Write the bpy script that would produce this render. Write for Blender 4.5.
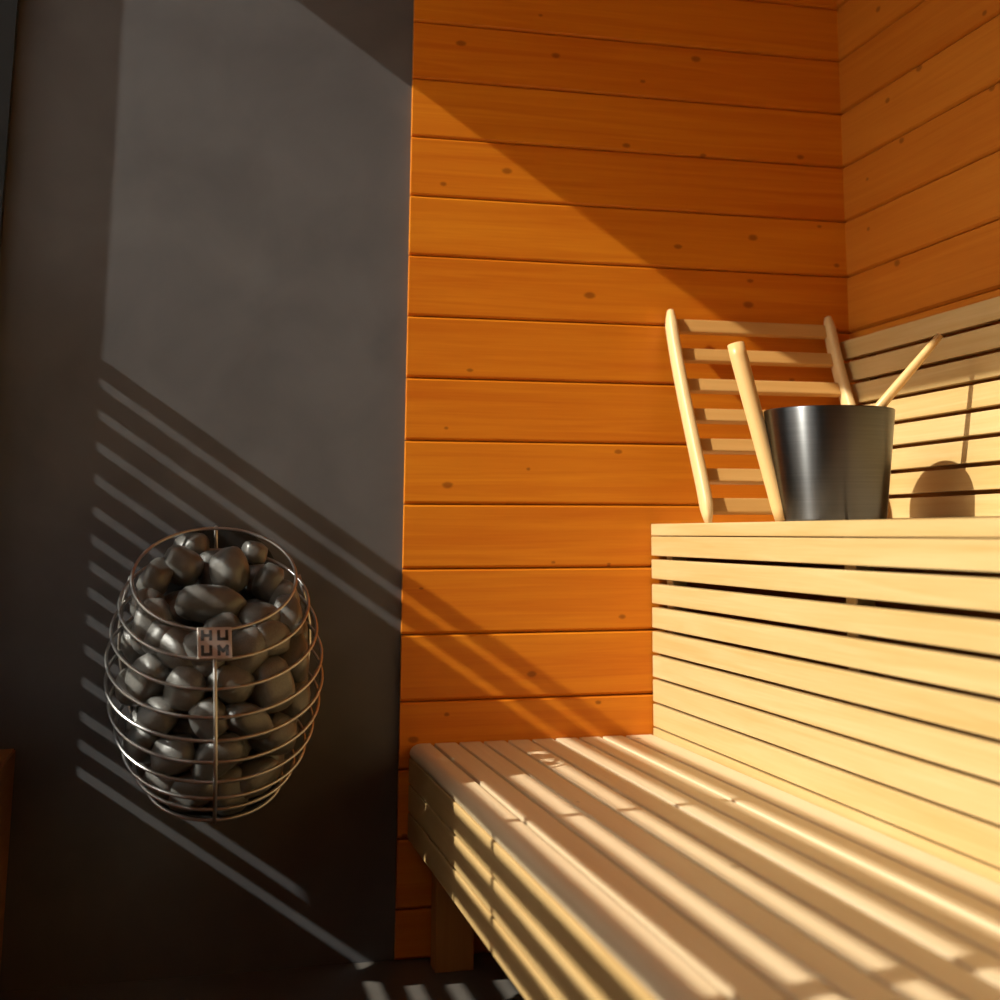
import bpy, bmesh, math, random
import numpy as np
from mathutils import Vector, Matrix, noise

for o in list(bpy.data.objects):
    bpy.data.objects.remove(o, do_unlink=True)
S = bpy.context.scene
C = S.collection
random.seed(7)

# ------------------------------------------------------------------ camera
# x runs right along the back wall, y into the room (back wall at y=0), z up; metres
CAM = Vector((-1.0382, -3.1056, 0.8808))
YAW, PITCH, ROLL = 0.26739, 0.18270, -0.00127
fw = Vector((math.sin(YAW)*math.cos(PITCH), math.cos(YAW)*math.cos(PITCH), math.sin(PITCH)))
r0 = Vector((math.cos(YAW), -math.sin(YAW), 0)); u0 = r0.cross(fw)
rt = r0*math.cos(ROLL) + u0*math.sin(ROLL); up = u0*math.cos(ROLL) - r0*math.sin(ROLL)
cd = bpy.data.cameras.new('camera'); cam = bpy.data.objects.new('camera', cd); C.objects.link(cam)
cam.matrix_world = Matrix(((rt.x, up.x, -fw.x, CAM.x), (rt.y, up.y, -fw.y, CAM.y), (rt.z, up.z, -fw.z, CAM.z), (0, 0, 0, 1)))
cd.sensor_fit = 'HORIZONTAL'; cd.sensor_width = 36; cd.lens = 36*1.39269
cd.shift_x, cd.shift_y = -0.0720, -0.2248
cd.clip_start = 0.02
cd.dof.use_dof = True; cd.dof.focus_distance = 2.75; cd.dof.aperture_fstop = 2.8
S.camera = cam

# ------------------------------------------------------------------ light
S.view_settings.view_transform = 'Standard'
S.view_settings.look = 'None'
S.view_settings.gamma = 1
S.view_settings.use_curve_mapping = False
S.view_settings.exposure = 0.0

SUN_DIR = Vector((1, 0.17, -0.69)).normalized()
W = bpy.data.worlds.new('sky'); S.world = W; W.use_nodes = True
wn = W.node_tree.nodes; wl = W.node_tree.links
sky = wn.new('ShaderNodeTexSky'); sky.sky_type = 'NISHITA'; sky.sun_disc = False
sky.sun_elevation = math.asin(-SUN_DIR.z); sky.sun_rotation = math.atan2(-SUN_DIR.x, -SUN_DIR.y)
sky.air_density = 1.0; sky.dust_density = 2.5
SKY_STRENGTH = 0.16
wl.new(sky.outputs[0], wn['Background'].inputs[0]); wn['Background'].inputs[1].default_value = SKY_STRENGTH

sd = bpy.data.lights.new('sun', 'SUN'); sun = bpy.data.objects.new('sun', sd); C.objects.link(sun)
sd.energy = 7.5; sd.angle = math.radians(0.53); sd.color = (1.0, 0.945, 0.845)
sun.rotation_euler = SUN_DIR.to_track_quat('-Z', 'Y').to_euler(); sun.location = (-4, -1, 4)

XL, XR, YF, ZC = -1.456, 0.5214, -3.45, 2.60     # left glass, right wall, wall behind the camera, ceiling
WT, WB, WY0, WY1 = 2.547, 0.455, -0.023, -3.30   # window opening: head, sill, far jamb, near jamb
pd = bpy.data.lights.new('window_daylight_portal', 'AREA'); po = bpy.data.objects.new('window_daylight_portal', pd); C.objects.link(po)
pd.shape = 'RECTANGLE'; pd.size = abs(WY1-WY0); pd.size_y = WT-WB
po.matrix_world = Matrix(((0, 0, -1, XL-0.05), (1, 0, 0, (WY0+WY1)/2), (0, -1, 0, (WT+WB)/2), (0, 0, 0, 1)))
pd.cycles.is_portal = True

# ------------------------------------------------------------------ helpers
def link_obj(name, bm, mats, parent=None, loc=None, smooth=False):
    me = bpy.data.meshes.new(name); bm.normal_update(); bm.to_mesh(me); bm.free()
    if smooth:
        for f in me.polygons: f.use_smooth = True
    for m in (mats if isinstance(mats, (list, tuple)) else [mats]): me.materials.append(m)
    o = bpy.data.objects.new(name, me); C.objects.link(o)
    if parent: o.parent = parent
    if loc is not None: o.location = loc
    return o

def tag(o, label, cat, group=None):
    o['label'] = label; o['category'] = cat
    if group: o['group'] = group
    return o

def empty(name, loc, label, cat, group=None):
    o = bpy.data.objects.new(name, None); C.objects.link(o); o.location = loc
    o.empty_display_size = 0.1
    return tag(o, label, cat, group)

def struct(o):
    o['kind'] = 'structure'; return o

def box(bm, x0, x1, y0, y1, z0, z1):
    vs = [bm.verts.new(v) for v in ((x0,y0,z0),(x1,y0,z0),(x1,y1,z0),(x0,y1,z0),(x0,y0,z1),(x1,y0,z1),(x1,y1,z1),(x0,y1,z1))]
    for f in ((0,3,2,1),(4,5,6,7),(0,1,5,4),(1,2,6,5),(2,3,7,6),(3,0,4,7)): bm.faces.new([vs[i] for i in f])

def box_bm(sx, sy, sz, bev=0.0, seg=2):
    bm = bmesh.new(); box(bm, -sx/2, sx/2, -sy/2, sy/2, -sz/2, sz/2)
    if bev: bmesh.ops.bevel(bm, geom=list(bm.edges), offset=bev, segments=seg, affect='EDGES', profile=0.6)
    return bm

def slat(name, parent, x0, x1, y0, y1, z0, z1, mat, bev=0.002, seg=2, base=(0,0,0)):
    bm = box_bm(x1-x0, y1-y0, z1-z0, bev, seg)
    return link_obj(name, bm, mat, parent, ((x0+x1)/2-base[0], (y0+y1)/2-base[1], (z0+z1)/2-base[2]))

def tube(bm, pts, radii, n=12, cap=True, closed=False, squash=None):
    """tube through pts; squash=(dir, k) flattens the section along dir"""
    rings = []; N = len(pts); prev = None
    pts = [Vector(p) for p in pts]
    for i, p in enumerate(pts):
        if closed: t = pts[(i+1) % N]-pts[i-1]
        else: t = pts[min(i+1, N-1)]-pts[max(i-1, 0)]
        t.normalize()
        if prev is None:
            a = Vector((0, 0, 1)) if abs(t.z) < .9 else Vector((1, 0, 0))
            n1 = t.cross(a).normalized()
        else:
            n1 = (prev - t*prev.dot(t)).normalized()
        prev = n1; n2 = t.cross(n1)
        r = radii[i] if isinstance(radii, (list, tuple)) else radii
        rings.append([bm.verts.new(p + (n1*math.cos(2*math.pi*k/n) + n2*math.sin(2*math.pi*k/n))*r) for k in range(n)])
    for i in range(N if closed else N-1):
        a, b = rings[i], rings[(i+1) % N]
        for k in range(n): bm.faces.new((a[k], a[(k+1) % n], b[(k+1) % n], b[k]))
    if cap and not closed:
        bm.faces.new(list(reversed(rings[0]))); bm.faces.new(rings[-1])

def lathe(bm, prof, n=64):
    rings = [[bm.verts.new((r*math.cos(2*math.pi*k/n), r*math.sin(2*math.pi*k/n), z)) for k in range(n)] for r, z in prof]
    for a, b in zip(rings, rings[1:]):
        for k in range(n): bm.faces.new((a[k], a[(k+1) % n], b[(k+1) % n], b[k]))
    return rings

# ------------------------------------------------------------------ materials
def nt(name):
    m = bpy.data.materials.new(name); m.use_nodes = True
    return m, m.node_tree.nodes, m.node_tree.links, m.node_tree.nodes['Principled BSDF']

def wood(name, axis, light, dark, knots=True, pitch=None, off=0.0, rough=0.5, bump=0.15, knot_keep=0.45, var=0.25, spec=0.3, grain=0.55):
    """axis: the direction the boards run. pitch/off: board height on a wall, so each board has its own grain."""
    m, N, L, P = nt(name)
    tc = N.new('ShaderNodeTexCoord'); sep = N.new('ShaderNodeSeparateXYZ'); L.new(tc.outputs['Object'], sep.inputs[0])
    def math_(op, a, b=None, c=None):
        n = N.new('ShaderNodeMath'); n.operation = op
        for i, v in enumerate((a, b, c)):
            if v is None: continue
            if isinstance(v, (int, float)): n.inputs[i].default_value = v
            else: L.new(v, n.inputs[i])
        return n.outputs[0]
    X, Y, Z = sep.outputs
    along = {'x': X, 'y': Y, 'z': Z}[axis]
    others = {'x': (Y, Z), 'y': (X, Z), 'z': (X, Y)}[axis]
    across = math_('ADD', others[0], others[1])
    if pitch:
        bid = math_('FLOOR', math_('DIVIDE', math_('SUBTRACT', Z, off), pitch))
        wnz = N.new('ShaderNodeTexWhiteNoise'); wnz.noise_dimensions = '1D'; L.new(bid, wnz.inputs['W']); rnd = wnz.outputs['Value']
    else:
        oi = N.new('ShaderNodeObjectInfo'); rnd = oi.outputs['Random']
    ash = math_('MULTIPLY_ADD', rnd, 37.0, along)
    csh = math_('MULTIPLY_ADD', rnd, 11.0, across)
    def comb(sa, sc):
        c = N.new('ShaderNodeCombineXYZ'); L.new(math_('MULTIPLY', ash, sa), c.inputs[0]); L.new(math_('MULTIPLY', csh, sc), c.inputs[1])
        return c.outputs[0]
    def noise_(vec, detail, dist=0.0, rough_=0.5):
        n = N.new('ShaderNodeTexNoise'); n.noise_dimensions = '2D'; n.inputs['Scale'].default_value = 1.0
        n.inputs['Detail'].default_value = detail; n.inputs['Distortion'].default_value = dist; n.inputs['Roughness'].default_value = rough_
        L.new(vec, n.inputs['Vector']); return n.outputs['Fac']
    band = noise_(comb(1.6, 42.0), 3.0, 0.7)
    fine = noise_(comb(7.0, 260.0), 2.0)
    patch = noise_(comb(1.3, 5.0), 2.0)
    f = math_('ADD', math_('MULTIPLY', band, 0.55), math_('ADD', math_('MULTIPLY', fine, 0.2), math_('MULTIPLY', patch, 0.25)))
    mr = N.new('ShaderNodeMapRange'); mr.inputs['From Min'].default_value = 0.34; mr.inputs['From Max'].default_value = 0.66
    L.new(f, mr.inputs['Value'])
    fac = math_('MULTIPLY', mr.outputs[0], grain)
    fac = math_('ADD', fac, math_('MULTIPLY', rnd, var))
    mix = N.new('ShaderNodeMix'); mix.data_type = 'RGBA'; L.new(fac, mix.inputs['Factor'])
    mix.inputs['A'].default_value = (*light, 1); mix.inputs['B'].default_value = (*dark, 1)
    col = mix.outputs['Result']
    if knots:
        v = N.new('ShaderNodeTexVoronoi'); v.voronoi_dimensions = '2D'; v.inputs['Scale'].default_value = 1.0
        L.new(comb(5.0, 8.5), v.inputs['Vector'])
        keep = N.new('ShaderNodeSeparateColor'); L.new(v.outputs['Color'], keep.inputs[0])
        kd = math_('ADD', v.outputs['Distance'], math_('MULTIPLY', math_('SUBTRACT', fine, 0.5), 0.03))
        rad = math_('MULTIPLY_ADD', keep.outputs[1], 0.030, 0.012)
        core = math_('LESS_THAN', kd, rad)
        sm = N.new('ShaderNodeMapRange'); sm.interpolation_type = 'SMOOTHSTEP'
        L.new(kd, sm.inputs['Value']); L.new(rad, sm.inputs['From Min']); L.new(math_('MULTIPLY', rad, 2.2), sm.inputs['From Max'])
        sm.inputs['To Min'].default_value = 1.0; sm.inputs['To Max'].default_value = 0.0
        k = math_('MULTIPLY', sm.outputs[0], math_('LESS_THAN', keep.outputs[0], knot_keep))
        k = math_('MULTIPLY', k, 0.58)
        mk = N.new('ShaderNodeMix'); mk.data_type = 'RGBA'; L.new(k, mk.inputs['Factor']); L.new(col, mk.inputs['A'])
        mk.inputs['B'].default_value = (dark[0]*.22, dark[1]*.16, dark[2]*.12, 1)
        col = mk.outputs['Result']
    L.new(col, P.inputs['Base Color'])
    P.inputs['Roughness'].default_value = rough; P.inputs['Specular IOR Level'].default_value = spec
    b = N.new('ShaderNodeBump'); b.inputs['Strength'].default_value = bump; b.inputs['Distance'].default_value = 0.001
    L.new(band, b.inputs['Height']); L.new(b.outputs[0], P.inputs['Normal'])
    return m

BP, BZ0 = 0.14042, 2.06635          # wall board pitch and the height of one joint
PINE_L, PINE_D = (0.74, 0.250, 0.010), (0.60, 0.150, 0.004)
M_backwall = wood('pine_wall_boards', 'x', PINE_L, PINE_D, pitch=BP, off=BZ0-20*BP, rough=0.45, var=0.3, grain=.8)
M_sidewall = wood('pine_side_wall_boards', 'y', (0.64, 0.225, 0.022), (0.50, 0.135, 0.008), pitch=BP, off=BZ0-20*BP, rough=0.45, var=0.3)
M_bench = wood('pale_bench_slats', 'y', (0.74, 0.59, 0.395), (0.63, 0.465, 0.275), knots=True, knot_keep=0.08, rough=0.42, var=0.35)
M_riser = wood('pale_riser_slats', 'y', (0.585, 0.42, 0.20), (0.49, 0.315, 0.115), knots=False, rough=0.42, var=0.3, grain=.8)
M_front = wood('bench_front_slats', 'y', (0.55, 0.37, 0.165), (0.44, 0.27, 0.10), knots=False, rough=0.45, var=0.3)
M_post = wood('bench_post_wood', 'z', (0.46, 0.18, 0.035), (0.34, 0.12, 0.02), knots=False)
M_rest = wood('backrest_rail_wood', 'z', (0.74, 0.52, 0.25), (0.64, 0.41, 0.17), knots=False, rough=0.4, var=0.1)
M_restslat = wood('backrest_slat_wood', 'x', (0.62, 0.34, 0.11), (0.50, 0.24, 0.06), knots=False, rough=0.4, var=0.2)
M_stick = wood('bamboo_handle_wood', 'z', (0.70, 0.45, 0.19), (0.60, 0.36, 0.13), knots=False, rough=0.35, var=0.05)
M_sill = wood('sill_boards', 'y', (0.40, 0.17, 0.04), (0.30, 0.10, 0.02), knots=False)
M_screen = wood('screen_slats', 'y', (0.30, 0.22, 0.15), (0.22, 0.15, 0.10), knots=False)
M_ceil = wood('ceiling_boards', 'y', (0.55, 0.23, 0.05), (0.42, 0.15, 0.02), knots=True)

def plaster():
    m, N, L, P = nt('grey_plaster')
    tc = N.new('ShaderNodeTexCoord')
    n = N.new('ShaderNodeTexNoise'); n.inputs['Scale'].default_value = 5; n.inputs['Detail'].default_value = 5; n.inputs['Distortion'].default_value = .4
    n2 = N.new('ShaderNodeTexNoise'); n2.inputs['Scale'].default_value = 60; n2.inputs['Detail'].default_value = 3
    L.new(tc.outputs['Object'], n.inputs['Vector']); L.new(tc.outputs['Object'], n2.inputs['Vector'])
    cr = N.new('ShaderNodeValToRGB'); cr.color_ramp.elements[0].position = .3; cr.color_ramp.elements[1].position = .7
    cr.color_ramp.elements[0].color = (.087, .085, .091, 1); cr.color_ramp.elements[1].color = (.117, .115, .121, 1)
    L.new(n.outputs['Fac'], cr.inputs[0]); L.new(cr.outputs[0], P.inputs['Base Color'])
    P.inputs['Roughness'].default_value = .75; P.inputs['Specular IOR Level'].default_value = .25
    b = N.new('ShaderNodeBump'); b.inputs['Strength'].default_value = .08; b.inputs['Distance'].default_value = .002
    L.new(n2.outputs['Fac'], b.inputs['Height']); L.new(b.outputs[0], P.inputs['Normal'])
    return m
M_plaster = plaster()

def simple(name, col, rough=.5, metal=0.0, scale=40, var=.15, spec=.5, bump=0.0):
    m, N, L, P = nt(name)
    tc = N.new('ShaderNodeTexCoord'); n = N.new('ShaderNodeTexNoise'); n.inputs['Scale'].default_value = scale; n.inputs['Detail'].default_value = 4
    L.new(tc.outputs['Object'], n.inputs['Vector'])
    mx = N.new('ShaderNodeMix'); mx.data_type = 'RGBA'; L.new(n.outputs['Fac'], mx.inputs['Factor'])
    mx.inputs['A'].default_value = (*[c*(1-var) for c in col], 1); mx.inputs['B'].default_value = (*[min(1, c*(1+var)) for c in col], 1)
    L.new(mx.outputs['Result'], P.inputs['Base Color'])
    P.inputs['Roughness'].default_value = rough; P.inputs['Metallic'].default_value = metal; P.inputs['Specular IOR Level'].default_value = spec
    if bump:
        b = N.new('ShaderNodeBump'); b.inputs['Strength'].default_value = bump; b.inputs['Distance'].default_value = .002
        L.new(n.outputs['Fac'], b.inputs['Height']); L.new(b.outputs[0], P.inputs['Normal'])
    return m
M_steel = simple('stainless_wire', (.46, .45, .44), .3, 1.0, 30, .08)
M_dark = simple('dark_housing', (.02, .02, .02), .5, 0.6, 20, .2)
M_badge = simple('badge_steel', (.50, .46, .42), .38, 1.0, 60, .08)
M_letter = simple('badge_letters', (.012, .010, .010), .6, 0.0, 60, .1)
M_floor = simple('dark_floor_tile', (.105, .092, .080), .35, 0.0, 9, .25, .4, .05)
M_frame = simple('black_window_frame', (.012, .013, .014), .35, .2, 30, .1)
M_deck = simple('terrace_ground', (.30, .28, .25), .8, 0, 4, .2)

def stone_mat():
    m, N, L, P = nt('sauna_stone')
    tc = N.new('ShaderNodeTexCoord'); oi = N.new('ShaderNodeObjectInfo')
    n = N.new('ShaderNodeTexNoise'); n.inputs['Scale'].default_value = 26; n.inputs['Detail'].default_value = 6; L.new(tc.outputs['Object'], n.inputs['Vector'])
    cr = N.new('ShaderNodeValToRGB'); e = cr.color_ramp.elements
    e[0].position = .32; e[1].position = .72; e[0].color = (.055, .053, .049, 1); e[1].color = (.125, .120, .112, 1)
    L.new(n.outputs['Fac'], cr.inputs[0])
    h = N.new('ShaderNodeHueSaturation'); L.new(cr.outputs[0], h.inputs['Color'])
    mm = N.new('ShaderNodeMapRange'); mm.inputs['To Min'].default_value = .75; mm.inputs['To Max'].default_value = 1.25
    L.new(oi.outputs['Random'], mm.inputs['Value']); L.new(mm.outputs[0], h.inputs['Value'])
    L.new(h.outputs[0], P.inputs['Base Color']); P.inputs['Roughness'].default_value = .34; P.inputs['Specular IOR Level'].default_value = .65
    b = N.new('ShaderNodeBump'); b.inputs['Strength'].default_value = .25; b.inputs['Distance'].default_value = .003
    L.new(n.outputs['Fac'], b.inputs['Height']); L.new(b.outputs[0], P.inputs['Normal'])
    return m
M_stone = stone_mat()

def brushed():
    m, N, L, P = nt('brushed_aluminium')
    tc = N.new('ShaderNodeTexCoord'); mp = N.new('ShaderNodeMapping'); mp.inputs['Scale'].default_value = (6, 6, 400)
    n = N.new('ShaderNodeTexNoise'); n.inputs['Scale'].default_value = 1; n.inputs['Detail'].default_value = 3
    L.new(tc.outputs['Object'], mp.inputs[0]); L.new(mp.outputs[0], n.inputs['Vector'])
    cr = N.new('ShaderNodeValToRGB'); cr.color_ramp.elements[0].color = (.085, .085, .09, 1); cr.color_ramp.elements[1].color = (.13, .13, .13, 1)
    L.new(n.outputs['Fac'], cr.inputs[0]); L.new(cr.outputs[0], P.inputs['Base Color'])
    P.inputs['Metallic'].default_value = 1; P.inputs['Roughness'].default_value = .34
    P.inputs['Anisotropic'].default_value = .85; P.inputs['Anisotropic Rotation'].default_value = .25
    tg = N.new('ShaderNodeTangent'); tg.direction_type = 'RADIAL'; tg.axis = 'Z'; L.new(tg.outputs[0], P.inputs['Tangent'])
    return m
M_alu = brushed()

def glass():
    m = bpy.data.materials.new('window_glass'); m.use_nodes = True; N = m.node_tree.nodes; L = m.node_tree.links; N.clear()
    out = N.new('ShaderNodeOutputMaterial'); mix = N.new('ShaderNodeMixShader'); t = N.new('ShaderNodeBsdfTransparent'); g = N.new('ShaderNodeBsdfGlossy')
    fr = N.new('ShaderNodeFresnel'); fr.inputs['IOR'].default_value = 1.45
    t.inputs[0].default_value = (.97, .985, .975, 1); g.inputs['Roughness'].default_value = .02
    L.new(fr.outputs[0], mix.inputs[0]); L.new(t.outputs[0], mix.inputs[1]); L.new(g.outputs[0], mix.inputs[2]); L.new(mix.outputs[0], out.inputs[0])
    return m
M_glass = glass()

# ------------------------------------------------------------------ room shell
def boards(bm, place, a0, a1, zlo, zhi, depth=0.02):
    """horizontal boards with a chamfered joint; place(a, d, z): a along, d = depth behind the face"""
    k0 = math.floor((zlo-BZ0)/BP); k1 = math.ceil((zhi-BZ0)/BP)
    for k in range(k0, k1):
        z0, z1 = max(zlo, BZ0+k*BP), min(zhi, BZ0+(k+1)*BP)
        if z1-z0 < .012: continue
        sec = [(depth, z0+.0014), (.006, z0+.0014), (.0, z0+.0070), (.0, z1-.0050), (.0030, z1-.0014), (depth, z1-.0014)]
        A = [bm.verts.new(place(a0, d, z)) for d, z in sec]; B = [bm.verts.new(place(a1, d, z)) for d, z in sec]
        n = len(sec)
        for i in range(n): bm.faces.new((A[i], A[(i+1) % n], B[(i+1) % n], B[i]))
        bm.faces.new(A); bm.faces.new(list(reversed(B)))
    bmesh.ops.recalc_face_normals(bm, faces=bm.faces)

WL = -0.572                                     # left end of the boarding on the back wall
bm = bmesh.new(); boards(bm, lambda a, d, z: (a, d, z), WL, XR+.02, 0.0, ZC)
box(bm, WL+.004, XR+.05, .02, .12, 0, ZC)
struct(link_obj('wall_back', bm, M_backwall))
bm = bmesh.new(); box(bm, XL-.05, WL+.004, .014, .12, 0, ZC)
struct(link_obj('wall_back_left', bm, M_plaster))
bm = bmesh.new(); boards(bm, lambda a, d, z: (XR+d, a, z), .0, YF, 0.0, ZC)
box(bm, XR+.02, XR+.12, YF-.1, .12, 0, ZC)
struct(link_obj('wall_right', bm, M_sidewall))
bm = bmesh.new(); box(bm, XL-.05, XR+.12, YF-.1, YF, 0, ZC)
struct(link_obj('wall_front', bm, M_sidewall))
bm = bmesh.new(); box(bm, XL-.05, XR+.12, YF-.1, .12, ZC, ZC+.08)
struct(link_obj('ceiling', bm, M_ceil))
bm = bmesh.new(); box(bm, XL-.05, XR+.12, YF-.1, .12, -.06, 0)
struct(link_obj('floor', bm, M_floor))
bm = bmesh.new()
box(bm, XL-.044, XL, YF-.1, WY1-.04, 0, ZC); box(bm, XL-.044, XL, WY1-.04, .014, WT+.03, ZC); box(bm, XL-.044, XL, WY1-.04, .014, 0, WB-.03)
struct(link_obj('wall_left', bm, M_sidewall))
# boxed wooden sill under the window, running along the whole left side
bm = bmesh.new(); box(bm, XL, XL+.111, YF, .014, 0, WB)
bmesh.ops.bevel(bm, geom=list(bm.edges), offset=.003, segments=2, affect='EDGES')
struct(link_obj('trim_1', bm, M_sill))
bm = bmesh.new(); box(bm, -9, XL-.05, -9, 6, -.12, -.06)
struct(link_obj('ground', bm, M_deck))
# window
win = bpy.data.objects.new('window_1', None); C.objects.link(win); win['kind'] = 'structure'
bm = bmesh.new()
box(bm, XL-.044, XL+.014, WY0, .013, WB, WT); box(bm, XL-.044, XL+.014, WY1-.04, WY1, WB, WT)
box(bm, XL-.044, XL+.014, WY1-.04, .013, WT, WT+.04); box(bm, XL-.044, XL, WY1-.04, .013, WB-.03, WB+.0)
link_obj('window_frame', bm, M_frame, win)
bm = bmesh.new(); box(bm, XL-.03, XL-.024, WY1, WY0, WB, WT)
link_obj('window_pane', bm, M_glass, win)

# ------------------------------------------------------------------ slatted screen outside the glass
XS = -1.53
SC = [.350, .284, .217, .148, .083, .024, -.030, -.083, -.138, -.199, -.264, -.331, -.386, -.439]   # slits, as z + 0.69 x
SLIT, TH = .0185, .012
scr = empty('slatted_screen', (XS, -1.6, 0), 'low screen of horizontal wooden slats standing outside the left window', 'screen')
def zc_(c): return c - .69*XS
edges = [(.402, SC[0]+SLIT/2)] + [(SC[i]-SLIT/2, SC[i+1]+SLIT/2) for i in range(len(SC)-1)] + [(SC[-1]-SLIT/2, -.60)]
for hi, lo in edges:
    zt, zb = zc_(hi)-.69*TH/2, zc_(lo)+.69*TH/2
    slat('slat', scr, XS-TH/2, XS+TH/2, -3.4, .0, zb, zt, M_screen, .001, 1, base=(XS, -1.6, 0))
for yb, wdt in ((-1.025, .017), (-1.925, .045), (-2.8, .045)):
    slat('post', scr, XS-.03, XS-TH/2, yb-wdt/2, yb+wdt/2, -.06, zc_(.38), M_screen, .001, 1, base=(XS, -1.6, 0))

# ------------------------------------------------------------------ benches
YE = -3.30
LX = -0.551                    # front of the lower bench
lb = empty('lower_bench', (-.28, -1.6, 0), 'long low slatted wooden sauna bench striped by sunlight in front of the raised bench', 'bench')
B0 = (-.28, -1.6, 0)
SP = 0.0539
TZ = .435
for g in range(10):
    x0, x1 = LX+g*SP, LX+(g+1)*SP-.0065
    if g == 9: x1 = -.004
    if g == 0:
        # front plank with a broadly rounded nose
        bm = bmesh.new(); sec = [(x1, TZ-.003), (x1-.003, TZ)]
        sec += [(x0+.024-.024*math.sin(a), TZ-.021+.021*math.cos(a)) for a in [math.pi/2*k/10 for k in range(11)]] + [(x0+.002, TZ-.0255), (x1, TZ-.0255)]
        A = [bm.verts.new((px_, YE, pz_)) for px_, pz_ in sec]; B = [bm.verts.new((px_, -.004, pz_)) for px_, pz_ in sec]
        for k in range(len(sec)): bm.faces.new((A[k], A[(k+1) % len(sec)], B[(k+1) % len(sec)], B[k]))
        bm.faces.new(A); bm.faces.new(list(reversed(B))); bmesh.ops.recalc_face_normals(bm, faces=bm.faces)
        bmesh.ops.translate(bm, verts=bm.verts, vec=(.28, 1.6, 0))
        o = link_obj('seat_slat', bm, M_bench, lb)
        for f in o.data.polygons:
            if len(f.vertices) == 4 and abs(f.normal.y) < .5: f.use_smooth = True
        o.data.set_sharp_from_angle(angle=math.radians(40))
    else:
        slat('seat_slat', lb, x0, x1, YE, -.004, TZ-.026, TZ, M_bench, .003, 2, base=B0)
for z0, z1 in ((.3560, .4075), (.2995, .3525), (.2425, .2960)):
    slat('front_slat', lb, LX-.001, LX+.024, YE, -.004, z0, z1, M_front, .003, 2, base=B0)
for yb in (-.06, -.97, -1.88, -2.8):
    slat('cross_bearer', lb, LX+.065, -.02, yb-.022, yb+.022, .362, .4075, M_post, .002, 1, base=B0)
    slat('front_batten', lb, LX+.025, LX+.06, yb-.022, yb+.022, .246, .385, M_post, .002, 1, base=B0)
    slat('leg', lb, -.505, -.425, yb-.04, yb+.02, 0, .361, M_post, .003, 2, base=B0)

ub = empty('upper_bench', (.26, -1.6, 0), 'raised slatted wooden sauna bench with tall sunlit front below the bucket', 'bench')
U0 = (.26, -1.6, 0)
P_ = .45/8.42
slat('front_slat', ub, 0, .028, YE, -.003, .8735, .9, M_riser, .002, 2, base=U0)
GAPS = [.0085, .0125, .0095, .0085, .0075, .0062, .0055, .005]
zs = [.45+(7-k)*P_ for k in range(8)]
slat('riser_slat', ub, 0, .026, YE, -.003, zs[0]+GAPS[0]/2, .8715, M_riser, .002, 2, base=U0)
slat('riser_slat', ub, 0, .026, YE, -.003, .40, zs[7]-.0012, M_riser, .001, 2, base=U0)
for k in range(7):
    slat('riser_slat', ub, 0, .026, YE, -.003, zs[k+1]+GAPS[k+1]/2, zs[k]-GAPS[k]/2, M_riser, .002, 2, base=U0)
x = .034
while x < XR-.045:
    slat('seat_slat', ub, x, min(x+.0466, XR-.006), YE, -.003, .874, .9, M_bench, .003, 2, base=U0); x += SP
for yb in (-.05, -.955, -1.86, -2.77):
    slat('riser_batten', ub, .027, .062, yb-.02, yb+.02, 0, .8725, M_riser, .002, 1, base=U0)
    slat('cross_bearer', ub, .063, XR-.006, yb-.02, yb+.02, .82, .8725, M_post, .002, 1, base=U0)

# slatted back panel along the right wall
bp = empty('back_panel', (.506, -1.6, .9), 'horizontal slatted backrest panel fixed along the right wall above the raised bench', 'backrest panel')
P0 = (.506, -1.6, .9)
PZ = [1.335, 1.286, 1.231, 1.1765, 1.121, 1.0675, 1.013, .9585, .906]
for i in range(8):
    zt, zb = (PZ[i] if i == 0 else PZ[i]-.0045), PZ[i+1]+.0045
    slat('slat', bp, .478, .500, YE, -.035, zb, zt, M_riser, .002, 2, base=P0)
for yb in (-.12, -.8, -1.6, -2.4, -3.2):
    slat('batten', bp, .5005, .5205, yb-.02, yb+.02, .91, 1.32, M_post, .001, 1, base=P0)

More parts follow.
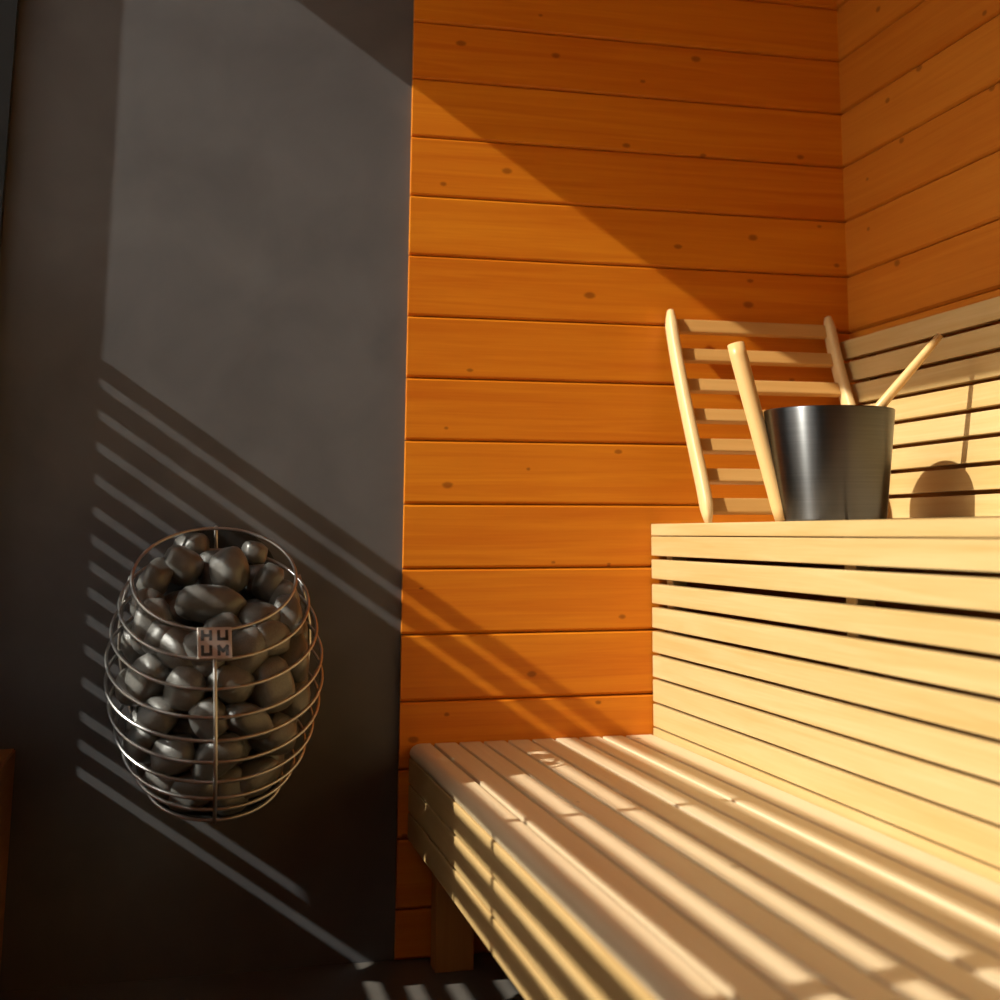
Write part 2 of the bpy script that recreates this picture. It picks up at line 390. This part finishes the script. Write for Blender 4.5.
# ------------------------------------------------------------------ loose curved backrest leaning in the corner
br = empty('ladder_backrest', (.25, -.14, .9), 'loose ladder-like wooden backrest with two curved rails leaning against the boarded wall behind bucket', 'backrest')
BR0 = Vector((.25, -.14, .9))
def rail_pt(z):          # centre line (y as a function of z): gentle S
    zz = [.90, .96, 1.081, 1.224, 1.330, 1.398]; yy = [-.262, -.238, -.171, -.095, -.047, -.024]
    return float(np.interp(z, zz, yy))
def smooth_pt(z): return sum(rail_pt(z+d) for d in (-.04, -.02, 0, .02, .04))/5
ZR = [.9+.497*i/28 for i in range(29)]
for xc in (.045, .452):
    bm = bmesh.new(); prev = None
    sec = [(math.copysign(abs(math.cos(a))**.55, math.cos(a)), math.copysign(abs(math.sin(a))**.55, math.sin(a))) for a in [2*math.pi*(k+.5)/16 for k in range(16)]]
    rings = []
    for i, z in enumerate(ZR):
        y = smooth_pt(z); t = Vector((0, smooth_pt(z+.005)-smooth_pt(z-.005), .01)).normalized(); nrm = Vector((0, -t.z, t.y))
        e = min(i, len(ZR)-1-i); k = 1.0 if e > 1 else (.80 if e == 1 else .5)
        hx, hd = .0115*k, .0205*k
        rings.append([bm.verts.new(Vector((xc, y, z)) - BR0 + Vector((hx*a, 0, 0)) + nrm*hd*b) for a, b in sec])
    for a, b in zip(rings, rings[1:]):
        for k in range(16): bm.faces.new((a[k], a[(k+1) % 16], b[(k+1) % 16], b[k]))
    bm.faces.new(list(reversed(rings[0]))); bm.faces.new(rings[-1])
    bmesh.ops.recalc_face_normals(bm, faces=bm.faces)
    link_obj('rail', bm, M_rest, br, smooth=True)
for z in (1.360, 1.288, 1.214, 1.142, 1.072, 1.004, .938):
    y = smooth_pt(z); t = Vector((0, smooth_pt(z+.01)-smooth_pt(z-.01), .02)).normalized()
    bm = box_bm(.386, .016, .034, .004, 3)
    o = link_obj('slat', bm, M_restslat, br)
    ang = math.atan2(-t.y, t.z)
    o.rotation_euler = (ang, 0, 0)
    nrm = Vector((0, -t.z, t.y))
    o.location = Vector((.2485, y, z)) + nrm*-.005 - BR0

# ------------------------------------------------------------------ bucket and ladle
BX, BY, BZ = .209, -.52, .9
bk = empty('sauna_bucket', (BX, BY, BZ), 'brushed grey metal water bucket with a tall wooden stick handle on raised bench', 'bucket')
bm = bmesh.new()
rb, rtp, h = .1065, .1315, .223
lathe(bm, [(0.001, .001), (rb-.006, .001), (rb-.002, .0025), (rb, .007), (rtp, h-.003), (rtp-.0005, h-.001), (rtp-.002, h), (rtp-.0035, h-.001), (rtp-.004, h-.004), (rb-.003, .012), (rb-.02, .008), (0.001, .008)], 96)
bmesh.ops.recalc_face_normals(bm, faces=bm.faces)
link_obj('body', bm, M_alu, bk, smooth=True)
# stick handle on the left side
bm = bmesh.new()
bot, top = Vector((.1045, -.512, .902)), Vector((.0405, -.445, 1.2625))
pts = [bot.lerp(top, i/14) for i in range(15)]
rad = [.0155+.0035*i/14 for i in range(15)]; rad[-1] *= .93; rad[0] *= .9
tube(bm, [p-Vector((BX, BY, BZ)) for p in pts], rad, 20)
link_obj('handle', bm, M_stick, bk, smooth=True)
for f in bpy.data.objects['handle'].data.polygons:
    if len(f.vertices) > 4: f.use_smooth = False

LB = Vector((.155, -.500, .912))
ld = empty('ladle', LB, 'wooden ladle whose thin pale handle sticks up to the right out of the bucket', 'ladle')
tip, rimp = Vector((.399, -.642, 1.2675)), Vector((.2835, -.597, 1.127))
d = (tip-rimp).normalized(); low = Vector((.172, -.505, .937))
pts = [low, low.lerp(rimp, .5), rimp.lerp(tip, .0), rimp.lerp(tip, .25), rimp.lerp(tip, .5), rimp.lerp(tip, .75), tip]
bm = bmesh.new(); tube(bm, [p-LB for p in pts], [.010, .0105, .0105, .010, .0092, .0085, .007], 16)
link_obj('handle', bm, M_stick, ld, smooth=True)
bm = bmesh.new()
lathe(bm, [(.001, .0), (.022, .001), (.038, .012), (.044, .034), (.041, .034), (.035, .015), (.02, .006), (.001, .005)], 32)
bmesh.ops.recalc_face_normals(bm, faces=bm.faces)
link_obj('bowl', bm, M_stick, ld, smooth=True)

# ------------------------------------------------------------------ heater with its stones
HY = -.445
RINGS = [(-.9808, .8027, .1442, 37), (-.9782, .7588, .1656, 33), (-.9758, .7151, .1791, 31.5), (-.9735, .6699, .1872, 30), (-.9718, .6302, .1876, 29),
         (-.9703, .5907, .1811, 28.5), (-.9689, .5515, .1703, 28), (-.9678, .5158, .1562, 27.5), (-.9671, .4854, .1370, 27), (-.9663, .4551, .1162, 26.5)]
HX = -.972
H0 = Vector((HX, HY, .42))
ht = empty('sauna_heater', H0, 'barrel-shaped wall sauna heater of tilted steel wire rings filled with grey stones', 'heater')
RW = .0031
def ring_pt(i, a, dr=0.0):
    x, z, R, t = RINGS[i]; t = math.radians(t); R += dr
    return Vector((x+R*math.sin(a), HY-R*math.cos(a)*math.cos(t), z-R*math.cos(a)*math.sin(t)))
for i in range(10):
    bm = bmesh.new(); tube(bm, [ring_pt(i, 2*math.pi*k/72)-H0 for k in range(72)], RW, 8, closed=True)
    link_obj('wire_ring', bm, M_steel, ht, smooth=True)
def rod(a, first=0):
    bm = bmesh.new(); pts = [ring_pt(i, a, .0060)-H0 for i in range(first, 10)]
    x, z, R, t = RINGS[9]; c = Vector((x, HY, z-.012))-H0
    pts += [pts[-1].lerp(c, .35)+Vector((0, 0, -.008)), pts[-1].lerp(c, .85)+Vector((0, 0, -.008))]
    tube(bm, pts, .0034, 8); link_obj('upright_rod', bm, M_steel, ht, smooth=True)
rod(0.0, 0); rod(math.pi, 0); rod(math.radians(118), 1); rod(math.radians(-118), 1)
# inner element core, floor of the basket, rear box that hangs on the wall
bm = bmesh.new(); tube(bm, [Vector((HX, HY+.01, .43))-H0, Vector((HX, HY+.01, .70))-H0], .05, 20)
link_obj('element_core', bm, M_dark, ht)
bm = bmesh.new()
pl = [ring_pt(9, 2*math.pi*k/40, -.009)-H0 for k in range(40)]
va = [bm.verts.new(p) for p in pl]; vb = [bm.verts.new(p+Vector((0, 0, -.008))) for p in pl]
bm.faces.new(va); bm.faces.new(list(reversed(vb)))
for k in range(40): bm.faces.new((va[k], va[(k+1) % 40], vb[(k+1) % 40], vb[k]))
bmesh.ops.recalc_face_normals(bm, faces=bm.faces); link_obj('bottom_plate', bm, M_dark, ht)
bm = bmesh.new()
arch = [(-.105, .395), (.100, .395), (.118, .45), (.118, .78)] + [(.118*math.cos(t), .78+.114*math.sin(t)) for t in [math.pi*k/16 for k in range(1, 16)]] + [(-.118, .78), (-.118, .45)]
A = [bm.verts.new(Vector((HX+u, -.272, z))-H0) for u, z in arch]; B = [bm.verts.new(Vector((HX+u, .0135, z))-H0) for u, z in arch]
for k in range(len(arch)): bm.faces.new((A[k], A[(k+1) % len(arch)], B[(k+1) % len(arch)], B[k]))
bm.faces.new(A); bm.faces.new(list(reversed(B))); bmesh.ops.recalc_face_normals(bm, faces=bm.faces)
link_obj('rear_housing', bm, M_dark, ht)
# square badge between the first two rings: two rows of two letters
pa, pb = ring_pt(0, 0, .002), ring_pt(1, 0, .002)
upv = (pa-pb).normalized(); rv = Vector((1, 0, 0)); nv = rv.cross(upv).normalized()
if nv.y > 0: nv = -nv
ctr = (pa+pb)/2 + nv*.0115; half = .0285
bd = box_bm(2*half, .002, 2*half, .0008, 1)
MB = Matrix(((rv.x, -nv.x, upv.x, 0), (rv.y, -nv.y, upv.y, 0), (rv.z, -nv.z, upv.z, 0), (0, 0, 0, 1)))
bmesh.ops.transform(bd, matrix=Matrix.Translation(ctr-H0) @ MB, verts=bd.verts)
badge = link_obj('badge', bd, M_badge, ht); badge['label'] = 'square steel badge with four dark letters in two rows'
LET = {'H': [((0, 0), (0, 1)), ((1, 0), (1, 1)), ((0, .5), (1, .5))], 'U': [((0, 0), (0, 1)), ((1, 0), (1, 1)), ((0, 0), (1, 0))],
       'M': [((0, 0), (0, 1)), ((1, 0), (1, 1)), ((0, 1), (.5, .4)), ((1, 1), (.5, .4))]}
for ch, cx, cz in (('H', -1, 1), ('U', 1, 1), ('U', -1, -1), ('M', 1, -1)):
    bm = bmesh.new(); s = .0135; st = .0052
    for (ax, az), (bx, bz) in LET[ch]:
        a = Vector(((ax-.5)*s, 0, (az-.5)*s)); b = Vector(((bx-.5)*s, 0, (bz-.5)*s))
        dd = (b-a).normalized(); q = Vector((dd.z, 0, -dd.x))
        a = a-dd*st/2; b = b+dd*st/2
        lo, hi = [], []
        for p in (a+q*st/2, b+q*st/2, b-q*st/2, a-q*st/2):
            p = p + Vector((cx*.0135, 0, cz*.0135)); lo.append(bm.verts.new(p+Vector((0, -.0009, 0)))); hi.append(bm.verts.new(p+Vector((0, -.0017, 0))))
        bm.faces.new(lo); bm.faces.new(hi)
        for k in range(4): bm.faces.new((lo[k], lo[(k+1) % 4], hi[(k+1) % 4], hi[k]))
    bmesh.ops.recalc_face_normals(bm, faces=bm.faces)
    bmesh.ops.transform(bm, matrix=Matrix.Translation(ctr-H0) @ MB, verts=bm.verts)
    link_obj('letter', bm, M_letter, badge)

# unseen bowl-shaped blocker added on the sill to end light stripes below the heater
bw = empty('added_stripe_blocker', (-1.404, -.20, .455), 'unseen dark bowl shape added on the wooden sill to block light stripes', 'bowl')
bm = bmesh.new(); lathe(bm, [(.001, 0), (.04, 0), (.034, .012), (.032, .055), (.045, .075), (.085, .105), (.106, .125), (.107, .150), (.103, .150), (.10, .132), (.06, .10), (.001, .085)], 40)
for v in bm.verts: v.co.x *= .36
bmesh.ops.recalc_face_normals(bm, faces=bm.faces); link_obj('body', bm, M_dark, bw, smooth=True)

# stones: rounded boulders packed inside the basket by pushing spheres apart
rz = np.array([r[1] for r in RINGS])[::-1]; rR = np.array([r[2] for r in RINGS])[::-1]; rT = np.radians(np.array([r[3] for r in RINGS])[::-1])
def sheared(p):
    """-> height of the tilted section a point lies in, its lateral and in-plane offsets"""
    zc = p[2]
    for _ in range(8):
        t = np.interp(zc, rz, rT); v = (p[1]-HY)/math.cos(t); zc = p[2]-v*math.sin(t)
    return zc, p[0]-HX, v, t
def make_stone(seed, ax):
    rnd = random.Random(seed); bm = bmesh.new(); bmesh.ops.create_icosphere(bm, subdivisions=3, radius=1)
    o1 = Vector((rnd.uniform(0, 90), rnd.uniform(0, 90), rnd.uniform(0, 90)))
    planes = []
    for _ in range(6):
        n = Vector((rnd.gauss(0, 1), rnd.gauss(0, 1), rnd.gauss(0, 1))).normalized(); planes.append((n, rnd.uniform(.72, .92)))
    for v in bm.verts:
        p = v.co.copy()
        e = .78
        q = p/(abs(p.x)**2.9+abs(p.y)**2.9+abs(p.z)**2.9)**(1/2.9)*.93
        for n, dd in planes:
            s = q.dot(n)-dd
            if s > 0: q -= n*s*.8
        q *= 1 + .06*noise.noise(p*1.3+o1) + .02*noise.noise(p*3.5+o1)
        v.co = Vector((q.x*ax[0], q.y*ax[1], q.z*ax[2]))
    return bm
TOP = [  # place, semi-axes, roll, label
    ((-0.9850, -0.4924, 0.7569), (.067, .040, .036), 4, 'big oblong grey stone lying across the front of the heater opening'),
    ((-0.9543, -0.4234, 0.8140), (.038, .036, .046), -12, 'upright blunt grey stone just above the oblong stone in the heater opening'),
    ((-1.0413, -0.3875, 0.8210), (.042, .036, .036), 25, 'round dark stone left of the upright stone in the heater opening'),
    ((-1.0840, -0.4031, 0.7967), (.030, .040, .044), 30, 'dark grey stone with a sunlit top edge at the left rim of the heater opening'),
    ((-0.8848, -0.4166, 0.7916), (.028, .036, .038), 18, 'egg-shaped stone at the right side of the heater opening'),
    ((-1.0230, -0.3237, 0.8566), (.036, .030, .026), -8, 'small flat stone with bright top at the back left of the heater opening'),
    ((-0.9089, -0.3479, 0.8433), (.028, .030, .024), 10, 'small stone catching the sun at the back of the heater opening'),
    ((-0.8548, -0.4201, 0.7589), (.030, .036, .040), -20, 'brownish stone tucked under the right rim of the top heater ring'),
]
fixed = []
for pt, ax, rl, lab in TOP:
    fixed.append((Vector(pt), ax, rl, lab))
rng = np.random.default_rng(11)
NF = len(fixed); NS = 68
rad = np.concatenate([[np.mean(f[1])*.92 for f in fixed], rng.uniform(.036, .046, NS)])
pos = np.zeros((NF+NS, 3)); pos[:NF] = [list(f[0]) for f in fixed]
for i in range(NF, NF+NS):
    zc = rng.uniform(.47, .755); R = np.interp(zc, rz, rR)*.75; a = rng.uniform(0, 2*math.pi); q = R*math.sqrt(rng.uniform(.1, 1)); t = np.interp(zc, rz, rT)
    v = q*math.cos(a); pos[i] = (HX+q*math.sin(a), HY+v*math.cos(t), zc+v*math.sin(t))
for it in range(500):
    D = pos[:, None]-pos[None]; L_ = np.linalg.norm(D, axis=2)+1e-9; ov = (rad[:, None]+rad[None])*.97-L_; np.fill_diagonal(ov, 0); ov[ov < 0] = 0
    mv = (D/L_[..., None]*ov[..., None]).sum(1)*.25; mv[:NF] = 0; pos += mv
    for i in range(NF, NF+NS):
        zc, u, v, t = sheared(pos[i]); hi = .778-rad[i]*.9; lo = .457+rad[i]*.75
        if zc > hi: zc = hi
        if zc < lo: zc = lo
        R = np.interp(zc, rz, rR)-rad[i]*.93-.0115; q = math.hypot(u, v)
        if q > R: u, v = u*R/q, v*R/q
        t = np.interp(zc, rz, rT); pos[i] = (HX+u, HY+v*math.cos(t), zc+v*math.sin(t))
        dx, dy = pos[i][0]-HX, pos[i][1]-(HY+.01); q = math.hypot(dx, dy); m_ = .05+rad[i]*.8
        if q < m_ and pos[i][2] < .70+rad[i]: pos[i][0] = HX+dx/q*m_; pos[i][1] = HY+.01+dy/q*m_
stones = []
GR = 'stones in the wire basket of the heater'
for i, (p, ax, rl, lab) in enumerate(fixed):
    o = link_obj('sauna_stone', make_stone(100+i, ax), M_stone, smooth=True); o.location = p
    o.rotation_euler = Matrix.Rotation(math.radians(rl), 4, Vector((0, 1, 0))).to_euler()
    o['category'] = 'stone'; o['label'] = lab; o['group'] = GR
protos = [link_obj('sauna_stone', make_stone(200+i, ax), M_stone, smooth=True) for i, ax in enumerate([(1.3, .9, .88), (1.15, .92, .95), (.95, .92, 1.15), (1.38, .95, .82), (1.12, .95, .9), (1.0, .93, 1.02)])]
for i in range(NF, NF+NS):
    k = i-NF
    if k < len(protos): o = protos[k]
    else:
        o = protos[k % len(protos)].copy(); C.objects.link(o)
    o.location = pos[i]; o.scale = [rad[i]*.985]*3
    o.rotation_euler = Matrix.Rotation(math.atan2(pos[i][0]-HX, HY-pos[i][1]) + rng.uniform(-.2, .2), 3, 'Z').to_euler()
    o.rotation_euler.rotate_axis('Y', rng.uniform(-.7, .7))
    o['category'] = 'stone'; o['group'] = GR
    stones.append(o)
# label every packed stone by the pair of wire rings it shows between and its order along them, found by looking from the camera
bpy.context.view_layer.update()
dg = bpy.context.evaluated_depsgraph_get()
seen = {}
for py in range(515, 832, 3):
    for px in range(98, 330, 3):
        dr = (fw + rt*((px-571.99)/1392.69) - up*((py-275.2)/1392.69)).normalized()
        hit, loc, nrm, idx, ob, mt = S.ray_cast(dg, CAM, dr)
        if hit and ob.name.startswith('sauna_stone'): seen.setdefault(ob.name, []).append((px, py, loc.copy()))
ORD = ['first', 'second', 'third', 'fourth', 'fifth', 'sixth', 'seventh', 'eighth', 'ninth', 'tenth', 'eleventh', 'twelfth']
rows = {}
for o in stones:
    L_ = seen.get(o.name, [])
    if len(L_) < 2:
        o['label'] = 'dark grey stone buried deep in the heater basket behind the other stones'; continue
    zc = float(np.mean([sheared(np.array(l[2]))[0] for l in L_]))
    row = sum(1 for r in RINGS if r[1] > zc)
    rows.setdefault(row, []).append((float(np.mean([l[0] for l in L_])), o))
for row, L_ in rows.items():
    L_.sort(key=lambda e: e[0]); n = len(L_)
    where = 'above the first wire ring' if row == 0 else ('below the tenth wire ring' if row == 10 else 'between the %s and %s wire rings' % (ORD[row-1], ORD[row]))
    for k, (px, o) in enumerate(L_):
        if n == 1: od = 'the only one there'
        elif k < (n+1)//2: od = ('leftmost' if k == 0 else ORD[k]+' from the left')
        else: od = ('rightmost' if k == n-1 else ORD[n-1-k]+' from the right')
        o['label'] = 'grey stone %s of the heater, %s' % (where, od)
